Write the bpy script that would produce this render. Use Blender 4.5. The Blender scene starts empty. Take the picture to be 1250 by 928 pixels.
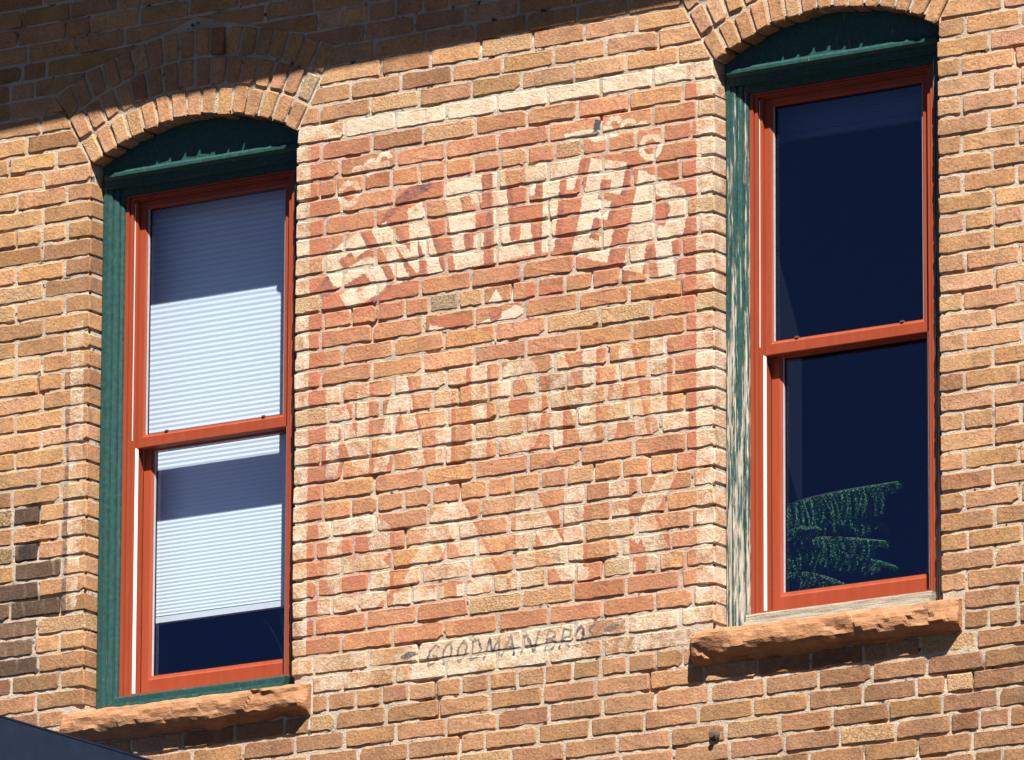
import bpy, bmesh, math, random
import numpy as np
from mathutils import Vector, noise as mn

# ------------------------------------------------------------------ camera, sky, sun, exposure
SC = bpy.context.scene
COL = SC.collection
ZO = 9.2                                   # height of the wall's reference point above the street
PSI, PIT, ROLL, RD = math.radians(32.79), math.radians(13.72), math.radians(-0.24), 32.0
FPX = 358.5 * RD                           # focal length in photo pixels (photo is 1250 wide)
cd = bpy.data.cameras.new('camera'); cam = bpy.data.objects.new('camera', cd); COL.objects.link(cam)
vd = Vector((-math.sin(PSI) * math.cos(PIT), math.cos(PSI) * math.cos(PIT), math.sin(PIT)))
cam.location = Vector((0, 0, ZO)) - vd * RD
q = vd.to_track_quat('-Z', 'Y')
from mathutils import Quaternion
cam.rotation_mode = 'QUATERNION'
cam.rotation_quaternion = q @ Quaternion((0, 0, 1), -ROLL)
cd.sensor_width = 36.0; cd.lens = 36.0 * FPX / 1250.0
cd.clip_start = 0.5; cd.clip_end = 2000.0
SC.camera = cam

SUN = Vector((0.80, -1.0, 1.85)).normalized()       # towards the sun
wd = bpy.data.worlds.new('World'); SC.world = wd; wd.use_nodes = True
wn = wd.node_tree
sky = wn.nodes.new('ShaderNodeTexSky'); sky.sky_type = 'NISHITA'; sky.sun_disc = False
sky.sun_elevation = math.asin(SUN.z); sky.sun_rotation = math.atan2(SUN.x, SUN.y)
sky.altitude = 2200; sky.air_density = 0.22; sky.dust_density = 0.2
bg = wn.nodes['Background']; bg.inputs['Strength'].default_value = 0.05
wn.links.new(sky.outputs[0], bg.inputs[0])
sl = bpy.data.lights.new('sun', 'SUN'); sl.energy = 5.0; sl.angle = math.radians(0.5); sl.color = (1.0, 0.95, 0.87)
so = bpy.data.objects.new('sun', sl); COL.objects.link(so); so.location = (10, -12, 30)
so.rotation_mode = 'QUATERNION'; so.rotation_quaternion = (-SUN).to_track_quat('-Z', 'Y')
SC.view_settings.view_transform = 'Standard'; SC.view_settings.look = 'None'
SC.view_settings.gamma = 1.0; SC.view_settings.use_curve_mapping = False
SC.view_settings.exposure = 1.34
SC.render.engine = 'CYCLES'
SC.cycles.use_denoising = True
SC.cycles.max_bounces = 8; SC.cycles.transparent_max_bounces = 16

rng = random.Random(7)
nrng = np.random.default_rng(11)

# ------------------------------------------------------------------ helpers
def tag(o, label=None, cat=None, group=None, kind=None):
    if label: o['label'] = label
    if cat: o['category'] = cat
    if group: o['group'] = group
    if kind: o['kind'] = kind
    elif cat: o['kind'] = 'thing'
    return o

def empty(name, loc):
    o = bpy.data.objects.new(name, None); COL.objects.link(o); o.location = loc
    o.empty_display_size = 0.1
    return o

def mesh_obj(name, verts, faces, mat, parent=None, smooth=False, loc=None):
    me = bpy.data.meshes.new(name)
    me.from_pydata([tuple(v) for v in verts], [], faces)
    if mat: me.materials.append(mat)
    if smooth: me.polygons.foreach_set('use_smooth', [True] * len(me.polygons))
    me.update()
    o = bpy.data.objects.new(name, me); COL.objects.link(o)
    if parent: o.parent = parent
    if loc: o.location = loc
    return o

class MB:
    """collects boxes, loops and extrusions for one mesh"""
    def __init__(s): s.v = []; s.f = []
    def add(s, v, f):
        k = len(s.v); s.v += [tuple(p) for p in v]; s.f += [tuple(i + k for i in g) for g in f]; return s
    def box(s, x0, x1, y0, y1, z0, z1):
        v = [(x0,y0,z0),(x1,y0,z0),(x1,y1,z0),(x0,y1,z0),(x0,y0,z1),(x1,y0,z1),(x1,y1,z1),(x0,y1,z1)]
        return s.add(v, [(0,3,2,1),(4,5,6,7),(0,1,5,4),(1,2,6,5),(2,3,7,6),(3,0,4,7)])
    def ring(s, x0, x1, z0, z1, prof, wl, wr, wb, wt):
        """mitred rectangular frame: prof = [(t, y)], t is the share of the member width"""
        L = []
        for t, y in prof:
            a, b, c, d = x0 + t*wl, x1 - t*wr, z0 + t*wb, z1 - t*wt
            L.append([(a,y,c),(b,y,c),(b,y,d),(a,y,d)])
        v = [p for l in L for p in l]; f = []
        for i in range(len(L) - 1):
            for k in range(4):
                k2 = (k + 1) % 4
                f.append((i*4+k, i*4+k2, (i+1)*4+k2, (i+1)*4+k))
        return s.add(v, f)
    def extrude_z(s, prof, z0, z1):
        n = len(prof)
        v = [(x, y, z0) for x, y in prof] + [(x, y, z1) for x, y in prof]
        f = [(i, (i+1) % n, n + (i+1) % n, n + i) for i in range(n)]
        f += [tuple(range(n - 1, -1, -1)), tuple(range(n, 2*n))]
        return s.add(v, f)
    def extrude_x(s, prof, x0, x1):
        n = len(prof)
        v = [(x0, y, z) for y, z in prof] + [(x1, y, z) for y, z in prof]
        f = [(i, n + i, n + (i+1) % n, (i+1) % n) for i in range(n)]
        f += [tuple(range(n)), tuple(range(2*n - 1, n - 1, -1))]
        return s.add(v, f)
    def tube(s, pts, rad, k=6):
        pts = [Vector(p) for p in pts]; n = len(pts); v = []
        for i, p in enumerate(pts):
            t = (pts[min(i+1, n-1)] - pts[max(i-1, 0)]).normalized()
            a = t.orthogonal().normalized(); b = t.cross(a)
            r = rad[i] if isinstance(rad, (list, tuple)) else rad
            v += [p + (a*math.cos(6.2832*j/k) + b*math.sin(6.2832*j/k))*r for j in range(k)]
        f = [(i*k+j, i*k+(j+1) % k, (i+1)*k+(j+1) % k, (i+1)*k+j) for i in range(n-1) for j in range(k)]
        f += [tuple(range(k-1, -1, -1)), tuple(range((n-1)*k, n*k))]
        return s.add(v, f)
    def build(s, name, mat, parent=None, smooth=False, loc=None, fix=True):
        o = mesh_obj(name, s.v, s.f, mat, parent, smooth, loc)
        if fix:
            b = bmesh.new(); b.from_mesh(o.data); bmesh.ops.recalc_face_normals(b, faces=b.faces); b.to_mesh(o.data); b.free()
        return o

# ------------------------------------------------------------------ materials
class NT:
    def __init__(s, name):
        s.m = bpy.data.materials.new(name); s.m.use_nodes = True
        s.t = s.m.node_tree; s.b = s.t.nodes['Principled BSDF']; s.out = s.t.nodes['Material Output']
        s.b.inputs['Specular IOR Level'].default_value = 0.25
    def n(s, typ, **kw):
        o = s.t.nodes.new('ShaderNode' + typ)
        for k, v in kw.items(): setattr(o, k, v)
        return o
    def l(s, a, b): s.t.links.new(a, b)
    def val(s, x, sock):
        if hasattr(x, 'is_output') or hasattr(x, 'links'): s.l(x, sock)
        else: sock.default_value = x
    def pos(s): return s.n('NewGeometry').outputs['Position']
    def noise(s, scale, detail=4, rough=0.55, vec=None, dist=0.0):
        o = s.n('TexNoise'); o.inputs['Scale'].default_value = scale; o.inputs['Detail'].default_value = detail
        o.inputs['Roughness'].default_value = rough; o.inputs['Distortion'].default_value = dist
        s.l(vec if vec is not None else s.P, o.inputs['Vector']); return o.outputs['Fac']
    def ramp(s, x, a, b, lo=0.0, hi=1.0):
        o = s.n('MapRange'); o.inputs[1].default_value = a; o.inputs[2].default_value = b
        o.inputs[3].default_value = lo; o.inputs[4].default_value = hi
        s.val(x, o.inputs[0]); return o.outputs[0]
    def math(s, op, a, b=0.0):
        o = s.n('Math', operation=op); s.val(a, o.inputs[0]); s.val(b, o.inputs[1]); return o.outputs[0]
    def mix(s, f, a, b, mode='MIX'):
        o = s.n('Mix', data_type='RGBA', blend_type=mode)
        s.val(f, o.inputs[0])
        for x, i in ((a, 6), (b, 7)):
            if isinstance(x, tuple): o.inputs[i].default_value = (x[0], x[1], x[2], 1)
            else: s.l(x, o.inputs[i])
        return o.outputs[2]
    def scale_vec(s, v, sc):
        o = s.n('VectorMath', operation='MULTIPLY'); s.l(v, o.inputs[0]); o.inputs[1].default_value = sc; return o.outputs[0]
    def bump(s, h, strength, dist, prev=None):
        o = s.n('Bump'); o.inputs['Strength'].default_value = strength; o.inputs['Distance'].default_value = dist
        s.l(h, o.inputs['Height'])
        if prev is not None: s.l(prev, o.inputs['Normal'])
        return o.outputs['Normal']

# ---- faded sign paint, rasterised on the wall plane (red, cream, dark ink coverage), 2.5 mm per cell
PX0, PX1, PZ0, PZ1, PST = -2.0, 1.0, -1.15, 1.15, 0.0025
PW, PH = int(round((PX1 - PX0) / PST)), int(round((PZ1 - PZ0) / PST))
paint = np.zeros((PH, PW, 4), np.float32); paint[..., 3] = 1
gx, gz = np.meshgrid(PX0 + (np.arange(PW) + .5) * PST, PZ0 + (np.arange(PH) + .5) * PST)

def inside(poly):
    m = np.zeros((PH, PW), bool); n = len(poly)
    for i in range(n):
        x1, z1 = poly[i]; x2, z2 = poly[(i + 1) % n]
        if z1 == z2: continue
        c = (gz >= min(z1, z2)) & (gz < max(z1, z2))
        m ^= c & (gx < x1 + (gz - z1) * (x2 - x1) / (z2 - z1))
    return m
def put(mask, red=None, cream=None, ink=None):
    for k, v in enumerate((red, cream, ink)):
        if v is not None: paint[..., k][mask] = v
def mm(pts): return [(a / 1000., b / 1000.) for a, b in pts]

RH, RZ = 0.0675, 0.951                    # course height; underside of course 0
def zrow(n): return RZ - n * RH           # underside of course n
# cream border, red field
put(inside([(-.90, zrow(-1)), (.82, zrow(-1)), (.82, zrow(29)), (-.90, zrow(29))]), cream=.47)
put(inside([(-.70, zrow(-1)), (.70, zrow(-1)), (.70, zrow(0)), (-.70, zrow(0))]), cream=.66)
put(inside([(-.836, zrow(0)), (.738, zrow(0)), (.738, zrow(27)), (-.836, zrow(27))]), red=.20, cream=0)
put(inside([(-.836, zrow(2)), (-.62, zrow(1)), (.55, zrow(1)), (.738, zrow(2)), (.738, zrow(8)), (.5, zrow(10)), (-.3, zrow(8)), (-.55, zrow(12)), (-.836, zrow(13))]), red=.36)
put(inside([(-.836, zrow(24)), (.7, zrow(24)), (.7, zrow(27)), (-.836, zrow(27))]), red=.42)
put(inside([(-.836, zrow(0)), (-.765, zrow(0)), (-.765, zrow(27)), (-.836, zrow(27))]), red=.7)
put(inside([(.69, zrow(0)), (.738, zrow(0)), (.738, zrow(20)), (.69, zrow(20))]), red=.7)
put(inside([(-.90, zrow(27)), (.5, zrow(27)), (.5, zrow(29)), (-.90, zrow(29))]), cream=.36)
put(inside([(-.40, zrow(27)), (.28, zrow(27)), (.28, zrow(29)), (-.40, zrow(29))]), cream=.56)
# a painted edge on the corner bricks left of the blind window, with a sooty line beside it
put(inside([(-1.845, .42), (-1.79, .45), (-1.785, -.30), (-1.81, -.62), (-1.85, -.60)]), cream=.40)
put(inside([(-1.862, .15), (-1.846, .15), (-1.848, -.62), (-1.872, -.60)]), ink=.55)
# SMELTER on an arc: dark red ground, cream letters
AG = {
 'S': [[(0,0),(.85,0),(1,.12),(1,.48),(.85,.60),(.34,.63),(.34,.80),(.64,.80),(.64,.68),(.96,.68),(.96,1),(.12,1),(0,.88),(0,.50),(.12,.42),(.67,.39),(.67,.20),(.36,.20),(.36,.33),(0,.33)]],
 'M': [[(0,0),(.30,0),(.30,.12),(.27,.12),(.27,.62),(.46,.08),(.54,.08),(.73,.62),(.73,.12),(.70,.12),(.70,0),(1,0),(1,1),(.72,1),(.5,.42),(.28,1),(0,1)]],
 'E': [[(0,0),(1,0),(1,.34),(.70,.34),(.66,.2),(.40,.2),(.40,.41),(.78,.41),(.78,.6),(.40,.6),(.40,.8),(.66,.8),(.70,.68),(1,.68),(1,1),(0,1)]],
 'L': [[(0,0),(1,0),(1,.36),(.74,.36),(.68,.2),(.44,.2),(.44,1),(0,1)]],
 'T': [[(.3,0),(.7,0),(.67,.78),(.80,.78),(.84,.64),(1,.64),(1,1),(0,1),(0,.64),(.16,.64),(.20,.78),(.33,.78)]],
 'R': [[(0,0),(.38,0),(.36,.36),(.50,.36),(.68,0),(1,0),(.80,.40),(.98,.52),(1,.86),(.84,1),(0,1)]]}
ARC = [('S',[(-800,530),(-625,612),(-497,400),(-668,325)]), ('M',[(-578,608),(-372,680),(-285,415),(-470,405)]), ('E',[(-282,730),(-128,752),(-114,420),(-232,412)]),
 ('L',[(-84,748),(36,750),(92,430),(-74,420)]), ('T',[(48,756),(278,752),(205,430),(80,430)]), ('E',[(318,738),(462,702),(382,358),(236,408)]), ('R',[(510,672),(722,560),(655,262),(445,328)])]
def warp(quad, pl):
    (ax, az), (bx, bz), (cx_, cz_), (dx_, dz_) = mm(quad)      # TL TR BR BL
    return [((1-v)*((1-u)*dx_ + u*cx_) + v*((1-u)*ax + u*bx), (1-v)*((1-u)*dz_ + u*cz_) + v*((1-u)*az + u*bz)) for u, v in pl]
put(inside(mm([(-836,330),(-820,470),(-640,610),(-400,720),(-100,775),(250,775),(480,720),(640,640),(738,540),(738,330),(640,260),(540,330),(300,370),(150,415),(-120,415),(-300,405),(-480,330),(-640,300)])), red=.70)
for ch, qd in ARC:
    for pl in AG[ch]: put(inside([(x + .024, z - .008) for x, z in warp(qd, pl)]), red=1.0, ink=.30)
for ch, qd in ARC:
    for pl in AG[ch]: put(inside(warp(qd, pl)), red=.3, cream=.62, ink=0)
    if ch == 'R': put(inside(warp(qd, [(.37,.53),(.6,.53),(.66,.60),(.66,.74),(.58,.82),(.37,.82)])), red=1.0, cream=0, ink=.12)
# purple grey worn shading on the letters' shade sides
for pl in ([(-109,420),(-85,422),(-85,745),(-104,740)], [(120,440),(140,560),(122,600),(108,500)], [(-640,520),(-600,560),(-580,535),(-630,500)], [(-560,600),(-500,690),(-420,740),(-330,745),(-330,720),(-430,690),(-500,640)],
           [(610,545),(640,520),(640,470),(618,480)], [(-820,420),(-760,470),(-730,405),(-790,390)], [(450,370),(520,365),(500,300),(440,310)], [(420,300),(470,310),(460,270),(400,270)]):
    m = inside(mm(pl)); put(m & (paint[..., 1] < .5), red=1.0, ink=.42)
# scrolls in the upper corners, small diamond under the arc
def annulus(cx, cz, r0, r1, a0=0, a1=6.3):
    d = np.hypot(gx - cx, gz - cz); a = np.mod(np.arctan2(gz - cz, gx - cx), 6.2832)
    return (d > r0) & (d < r1) & (a > a0) & (a < a1)
for cx, cz, s in ((-.672, .75, 1), (.556, .742, -1)):
    put(annulus(cx, cz, .026, .048), cream=.55); put(annulus(cx, cz, 0, .026), red=.8)
    for k in range(3):
        put(annulus(cx + s * (.035 + .055 * k), cz + .062 + .018 * k, .016, .034, .2, 3.3), cream=.6)
put(inside(mm([(210,838),(400,842),(430,800),(330,790),(300,815),(215,800)])), cream=.8)
put(inside(mm([(-705,822),(-560,850),(-500,845),(-505,815),(-540,820),(-600,795),(-650,812)])), cream=.45)
put(inside(mm([(-65,329),(-38,283),(-101,278)])), cream=.9)
put(inside(mm([(-150,212),(20,262),(60,235),(-20,205)])), cream=.7); put(annulus(-.067, .24, 0, .026), red=.9, cream=0, ink=.2)
put(inside(mm([(-335,255),(-330,212),(-180,210),(-170,260)])), red=.95)
put(inside(mm([(50,330),(210,300),(210,262),(60,258)])), red=.9); put(inside(mm([(-335,238),(-335,210),(-240,208)])), cream=.7)
# NATIONAL and BANK in block capitals
GL = {
 'N': [[(0,0),(.29,0),(.29,1),(0,1)], [(.71,0),(1,0),(1,1),(.71,1)], [(0,1),(.3,1),(1,0),(.7,0)]],
 'A': [[(0,0),(.25,0),(.62,1),(.38,1)], [(.75,0),(1,0),(.62,1),(.38,1)], [(.2,.2),(.8,.2),(.73,.4),(.27,.4)]],
 'T': [[(0,.8),(1,.8),(1,1),(0,1)], [(.34,0),(.68,0),(.68,1),(.34,1)]],
 'I': [[(0,0),(1,0),(1,1),(0,1)]],
 'L': [[(0,0),(.45,0),(.45,1),(0,1)], [(0,0),(1,0),(1,.22),(0,.22)]],
 'B': [[(0,0),(.8,0),(1,.14),(1,.42),(.9,.5),(1,.58),(1,.86),(.8,1),(0,1),(0,.82),(.14,.82),(.14,.18),(0,.18)]],
 'K': [[(.05,0),(.33,0),(.33,1),(.05,1)], [(0,0),(.42,0),(.42,.13),(0,.13)], [(.3,.38),(.72,1),(1,1),(.45,.3)], [(.42,.55),(.62,.66),(1,0),(.62,0)], [(.55,0),(1.05,0),(1.05,.13),(.55,.13)]]}
def letter(ch, x0, x1, z0, z1, cr, holes=()):
    T = lambda pl, dx=0, dz=0: [(x0 + a * (x1 - x0) + dx, z0 + b * (z1 - z0) + dz) for a, b in pl]
    if ch == 'O':
        ov = [(.5 + .5 * math.copysign(abs(math.cos(t)) ** .7, math.cos(t)), .5 + .5 * math.copysign(abs(math.sin(t)) ** .7, math.sin(t))) for t in [6.2832 * k / 24 for k in range(24)]]
        shapes = [ov]; holes = [[(.5 + (a - .5) * .42, .5 + (b - .5) * .6) for a, b in ov]]
    else: shapes = GL[ch]
    for pl in shapes: put(inside(T(pl, .016, -.006)), red=.82, ink=.07)
    for pl in shapes: put(inside(T(pl)), red=.1, cream=cr, ink=0)
    for pl in holes: put(inside(T(pl)), red=.75, cream=0)
zt, zb = zrow(13) - .004, zrow(18) + .004
for ch, a, b, cr in (('N',-759,-582,.45),('A',-565,-347,.45),('T',-369,-185,.43),('I',-163,-101,.45),('O',-63,122,.45),('N',154,339,.45),('A',371,544,.44),('L',554,707,.43)):
    letter(ch, a / 1000, b / 1000, zb, zt, cr)
zt, zb = zrow(20) - .004, zrow(25) + .004
letter('B', -.791, -.492, zb, zt, .44, [[(.34,.16),(.68,.16),(.72,.42),(.34,.42)], [(.34,.58),(.72,.58),(.68,.84),(.34,.84)]])
letter('A', -.478, -.018, zb, zt, .43); letter('N', .017, .291, zb, zt, .45); letter('K', .379, .666, zb, zt, .43)
for x0, x1 in ((-.478, -.27), (-.22, -.018), (.0, .12), (.27, .31)): put(inside([(x0, zb), (x1, zb), (x1, zb + .045), (x0, zb + .045)]), cream=.58)
# the painters' signature, brushed in dark grey
def stroke(pts, w, v):
    for (x1, z1), (x2, z2) in zip(pts[:-1], pts[1:]):
        dx, dz = x2 - x1, z2 - z1; L2 = dx*dx + dz*dz + 1e-9
        t = np.clip(((gx - x1) * dx + (gz - z1) * dz) / L2, 0, 1)
        d = np.hypot(gx - x1 - t * dx, gz - z1 - t * dz)
        paint[..., 2] = np.maximum(paint[..., 2], np.where(d < w, v, 0))
ST = {'G': [[(.95,.85),(.6,1),(.2,.7),(.05,.3),(.3,0),(.8,.1),(.85,.45),(.55,.45)]], 'O': [[(.5,1),(.1,.7),(.05,.25),(.4,0),(.85,.3),(.9,.75),(.5,1)]],
 'D': [[(.1,0),(.1,1),(.6,.95),(.95,.5),(.6,.05),(.1,0)]], 'M': [[(0,0),(.15,1),(.5,.25),(.85,1),(1,0)]], 'A': [[(0,0),(.5,1),(1,0)], [(.2,.4),(.8,.4)]],
 'N': [[(0,0),(.1,1),(.9,0),(1,1)]], 'B': [[(.1,0),(.1,1),(.75,.85),(.7,.58),(.1,.52),(.9,.4),(.8,.05),(.1,0)]], 'R': [[(.1,0),(.1,1),(.8,.85),(.75,.55),(.1,.48),(.95,0)]],
 'S': [[(.95,.85),(.5,1),(.1,.75),(.8,.35),(.6,.02),(.05,.15)]]}
for ch, a, b in (('G',-338,-292),('O',-276,-236),('O',-216,-176),('D',-160,-118),('M',-100,-42),('A',-30,20),('N',48,106),('B',140,186),('R',200,246),('O',256,294),('S',308,346)):
    for pl in ST[ch]:
        stroke([((a + u * (b - a) + 14 * (v - .5)) / 1000, -.957 + .068 * v) for u, v in pl], .0046, .62)
for cx, cz in ((-.413, -.912), (.404, -.91)):
    put(((gx - cx) / .032) ** 2 + ((gz - cz - .15 * (gx - cx)) / .012) ** 2 < 1, ink=.6)
put(inside(mm([(325,826),(352,830),(352,866),(335,872)])), ink=.95)     # burnt brick end
for pl in ([(-560,-10),(-520,-60),(-500,-10)], [(-60,-360),(-20,-380),(-30,-340)], [(100,-320),(200,-330),(180,-290)], [(520,320),(600,330),(570,290)], [(150,-650),(200,-660),(190,-610)]):
    put(inside(mm(pl)), ink=.35)
pimg = bpy.data.images.new('faded_sign_paint', PW, PH, alpha=False, float_buffer=False)
pimg.colorspace_settings.name = 'Non-Color'
pimg.pixels.foreach_set(paint.ravel()); pimg.update(); pimg.pack()

def paint_nodes(N, base, amount):
    """lays the worn paint over a base colour"""
    nz_ = N.n('TexNoise'); nz_.inputs['Scale'].default_value = 70; nz_.inputs['Detail'].default_value = 4; N.l(N.P, nz_.inputs['Vector'])
    rg = N.n('VectorMath', operation='MULTIPLY_ADD'); N.l(nz_.outputs['Color'], rg.inputs[0]); rg.inputs[1].default_value = (.016, 0, .016); rg.inputs[2].default_value = (-.008, 0, -.008)
    ad = N.n('VectorMath', operation='ADD'); N.l(N.P, ad.inputs[0]); N.l(rg.outputs[0], ad.inputs[1])      # ragged brush edges
    mp = N.n('VectorMath', operation='MULTIPLY_ADD'); N.l(ad.outputs[0], mp.inputs[0])
    sx, sz = 1 / (PX1 - PX0), 1 / (PZ1 - PZ0)
    mp.inputs[1].default_value = (sx, 0, sz); mp.inputs[2].default_value = (-PX0 * sx, 0, -(PZ0 + ZO) * sz)
    sep = N.n('SeparateXYZ'); N.l(mp.outputs[0], sep.inputs[0]); cb = N.n('CombineXYZ')
    N.l(sep.outputs[0], cb.inputs[0]); N.l(sep.outputs[2], cb.inputs[1])
    im = N.n('TexImage', image=pimg, extension='CLIP'); N.l(cb.outputs[0], im.inputs[0])
    ch = N.n('SeparateColor'); N.l(im.outputs['Color'], ch.inputs[0])
    w1 = N.noise(22, 9, .72); w2 = N.noise(190, 3, .6); w3 = N.noise(7, 3, .5)
    wear = N.math('ADD', N.math('ADD', N.math('MULTIPLY', w1, .5), N.math('MULTIPLY', w2, .28)), N.math('MULTIPLY', w3, .22))
    def cov(s, a, b):     # coverage after wear
        k = N.math('ADD', s, N.math('MULTIPLY', N.math('SUBTRACT', wear, .5), 3.0))
        return N.math('MULTIPLY', N.ramp(k, a, b), N.ramp(s, 0, .08, 0, amount))
    c = N.mix(cov(ch.outputs[0], .16, .85), base, (.41, .148, .084))
    c = N.mix(cov(ch.outputs[1], .26, .66), c, (.62, .495, .365))
    c = N.mix(cov(ch.outputs[2], .2, .8), c, (.075, .062, .075))
    return c

def brick_material(name, from_object):
    N = NT(name); N.P = N.pos()
    if from_object:
        o = N.n('ObjectInfo'); colr, alpha = o.outputs['Color'], o.outputs['Alpha']
    else:
        o = N.n('Attribute', attribute_name='Col'); colr, alpha = o.outputs['Color'], o.outputs['Alpha']
    rough = N.math('SUBTRACT', 1.0, alpha)             # broken, sandy faces
    a = N.noise(9, 5, .6); b = N.noise(85, 6, .72); c = N.noise(300, 3, .6)
    k = N.math('ADD', N.ramp(a, .25, .75, .72, 1.16), N.ramp(b, .25, .75, -.30, .28))
    k = N.math('ADD', k, N.ramp(c, .25, .75, -.28, .24))
    vm = N.n('VectorMath', operation='SCALE'); N.l(colr, vm.inputs[0]); N.l(k, vm.inputs['Scale'])
    base = vm.outputs[0]
    st = N.noise(14, 5, .6, N.scale_vec(N.P, (2.2, 1, .5)))          # rain streaks, pale and dark
    base = N.mix(N.ramp(st, .56, .78, 0, .35), base, (.60, .42, .27))
    base = N.mix(N.ramp(st, .44, .26, 0, .45), base, (.20, .105, .06))
    sp = N.noise(120, 4, .6); base = N.mix(N.ramp(sp, .60, .68, 0, .75), base, (.09, .05, .03))   # pits
    mac = N.noise(1.7, 5, .6); base = N.mix(1.0, base, N.mix(N.ramp(mac, .3, .7), (.80, .78, .77), (1.12, 1.12, 1.12)), 'MULTIPLY')
    gr = N.noise(34, 7, .72); base = N.mix(N.ramp(gr, .57, .70, 0, .5), base, (.115, .075, .055))
    soot = N.noise(5, 6, .7); base = N.mix(N.ramp(soot, .66, .8, 0, .55), base, (.07, .055, .05))
    base = paint_nodes(N, base, 1.0)
    cr = N.noise(120, 3, .7)
    base = N.mix(N.math('MULTIPLY', rough, N.ramp(cr, .3, .6, .2, 1)), base, N.mix(N.ramp(cr, .35, .6), (.30, .165, .075), (.56, .37, .2)))
    N.l(base, N.b.inputs['Base Color']); N.b.inputs['Roughness'].default_value = .92
    nb = N.bump(N.noise(28, 4, .55), .45, .006)
    nb = N.bump(N.noise(95, 6, .72), .8, .0058, nb)
    nb = N.bump(N.math('MULTIPLY', N.math('ADD', rough, .05), N.noise(160, 4, .65)), .8, .006, nb)
    nb = N.bump(N.noise(620, 2, .5), .6, .0012, nb)
    N.l(nb, N.b.inputs['Normal'])
    return N.m
M_BRICK = brick_material('fired_clay_brick', True)
M_BRICKS = brick_material('fired_clay_bricks', False)

def mortar_material():
    N = NT('lime_mortar'); N.P = N.pos()
    a = N.noise(7, 5, .6); b = N.noise(210, 4, .65); c = N.noise(30, 4, .6)
    base = N.mix(N.ramp(a, .35, .7), (.43, .345, .26), (.61, .52, .42))
    base = N.mix(N.ramp(c, .58, .68, 0, .85), base, (.20, .175, .15)); base = N.mix(N.ramp(N.noise(19, 4, .6), .62, .66, 0, .95), base, (.035, .03, .028))
    base = N.mix(N.ramp(b, .35, .2, 0, .8), base, (.16, .11, .075))
    base = paint_nodes(N, base, .3)
    N.l(base, N.b.inputs['Base Color']); N.b.inputs['Roughness'].default_value = .95
    nb = N.bump(N.noise(170, 6, .7), 1.0, .008); nb = N.bump(N.noise(600, 2), .5, .0015, nb)
    N.l(nb, N.b.inputs['Normal']); return N.m
M_MORTAR = mortar_material()

def far_brick_material():                 # wall outside the picture
    N = NT('distant_brickwork'); N.P = N.pos()
    sep = N.n('SeparateXYZ'); N.l(N.P, sep.inputs[0]); cb = N.n('CombineXYZ')
    N.l(sep.outputs[0], cb.inputs[0]); N.l(sep.outputs[2], cb.inputs[1])
    t = N.n('TexBrick'); N.l(cb.outputs[0], t.inputs['Vector']); t.inputs['Scale'].default_value = 1
    t.inputs['Brick Width'].default_value = .21; t.inputs['Row Height'].default_value = RH; t.inputs['Mortar Size'].default_value = .006
    t.inputs['Color1'].default_value = (.46, .25, .11, 1); t.inputs['Color2'].default_value = (.38, .2, .09, 1); t.inputs['Mortar'].default_value = (.5, .42, .33, 1)
    N.l(t.outputs['Color'], N.b.inputs['Base Color']); N.b.inputs['Roughness'].default_value = .9
    return N.m
M_FAR = far_brick_material()

def stone_material():
    N = NT('red_sandstone'); N.P = N.pos()
    a = N.noise(10, 6, .65, N.scale_vec(N.P, (1, 1, 3))); b = N.noise(90, 5, .65)
    base = N.mix(N.ramp(a, .3, .7), (.29, .135, .064), (.42, .215, .11))
    base = N.mix(N.ramp(b, .55, .75, 0, .6), base, (.24, .11, .05))
    base = N.mix(N.ramp(N.noise(11, 5, .6), .56, .70, 0, .7), base, (.15, .085, .055))
    base = N.mix(N.ramp(N.noise(60, 5, .6, N.scale_vec(N.P, (.12, .4, 2.2))), .54, .64, 0, .55), base, (.20, .085, .04))
    N.l(base, N.b.inputs['Base Color']); N.b.inputs['Roughness'].default_value = .93
    nb = N.bump(N.noise(45, 7, .65, N.scale_vec(N.P, (1, 1, 2))), .7, .008); nb = N.bump(N.noise(330, 3), .5, .0015, nb)
    N.l(nb, N.b.inputs['Normal']); return N.m
M_STONE = stone_material()

def green_paint(name, peel_lo, peel_hi, zmid):
    """old green paint on wood; peels to pale bare timber, more towards the sill where rain stands"""
    N = NT(name); N.P = N.pos()
    sp = N.n('SeparateXYZ'); N.l(N.P, sp.inputs[0])
    g = N.noise(28, 7, .7, N.scale_vec(N.P, (3.6, 3.6, .10))); f = N.noise(120, 4, .6, N.scale_vec(N.P, (2.4, 2.4, .14)))
    amt = N.ramp(sp.outputs[2], ZO + zmid - .9, ZO + zmid + .9, peel_lo, peel_hi)
    k = N.math('ADD', N.math('MULTIPLY', g, .7), N.math('MULTIPLY', f, .3))
    mask = N.ramp(N.math('ADD', k, amt), .60, .635)
    paintc = N.mix(N.ramp(N.noise(60, 4), .3, .7), (.011, .042, .039), (.020, .070, .064))
    paintc = N.mix(N.ramp(N.noise(340, 2), .64, .72, 0, .5), paintc, (.25, .30, .27))
    wood = N.mix(N.ramp(f, .3, .7), (.18, .15, .12), (.46, .42, .35))
    N.l(N.mix(mask, paintc, wood), N.b.inputs['Base Color']); N.l(N.ramp(mask, 0, 1, .45, .9), N.b.inputs['Roughness'])
    nb = N.bump(N.math('SUBTRACT', N.math('MULTIPLY', f, .5), N.math('MULTIPLY', mask, .5)), .6, .003)
    nb = N.bump(N.noise(260, 3), .35, .001, nb)
    N.l(nb, N.b.inputs['Normal']); return N.m
M_GREEN_A = green_paint('green_paint_sound', -.02, -.06, 0)
M_GREEN_B = green_paint('green_paint_peeling', .13, .04, .2)
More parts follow.
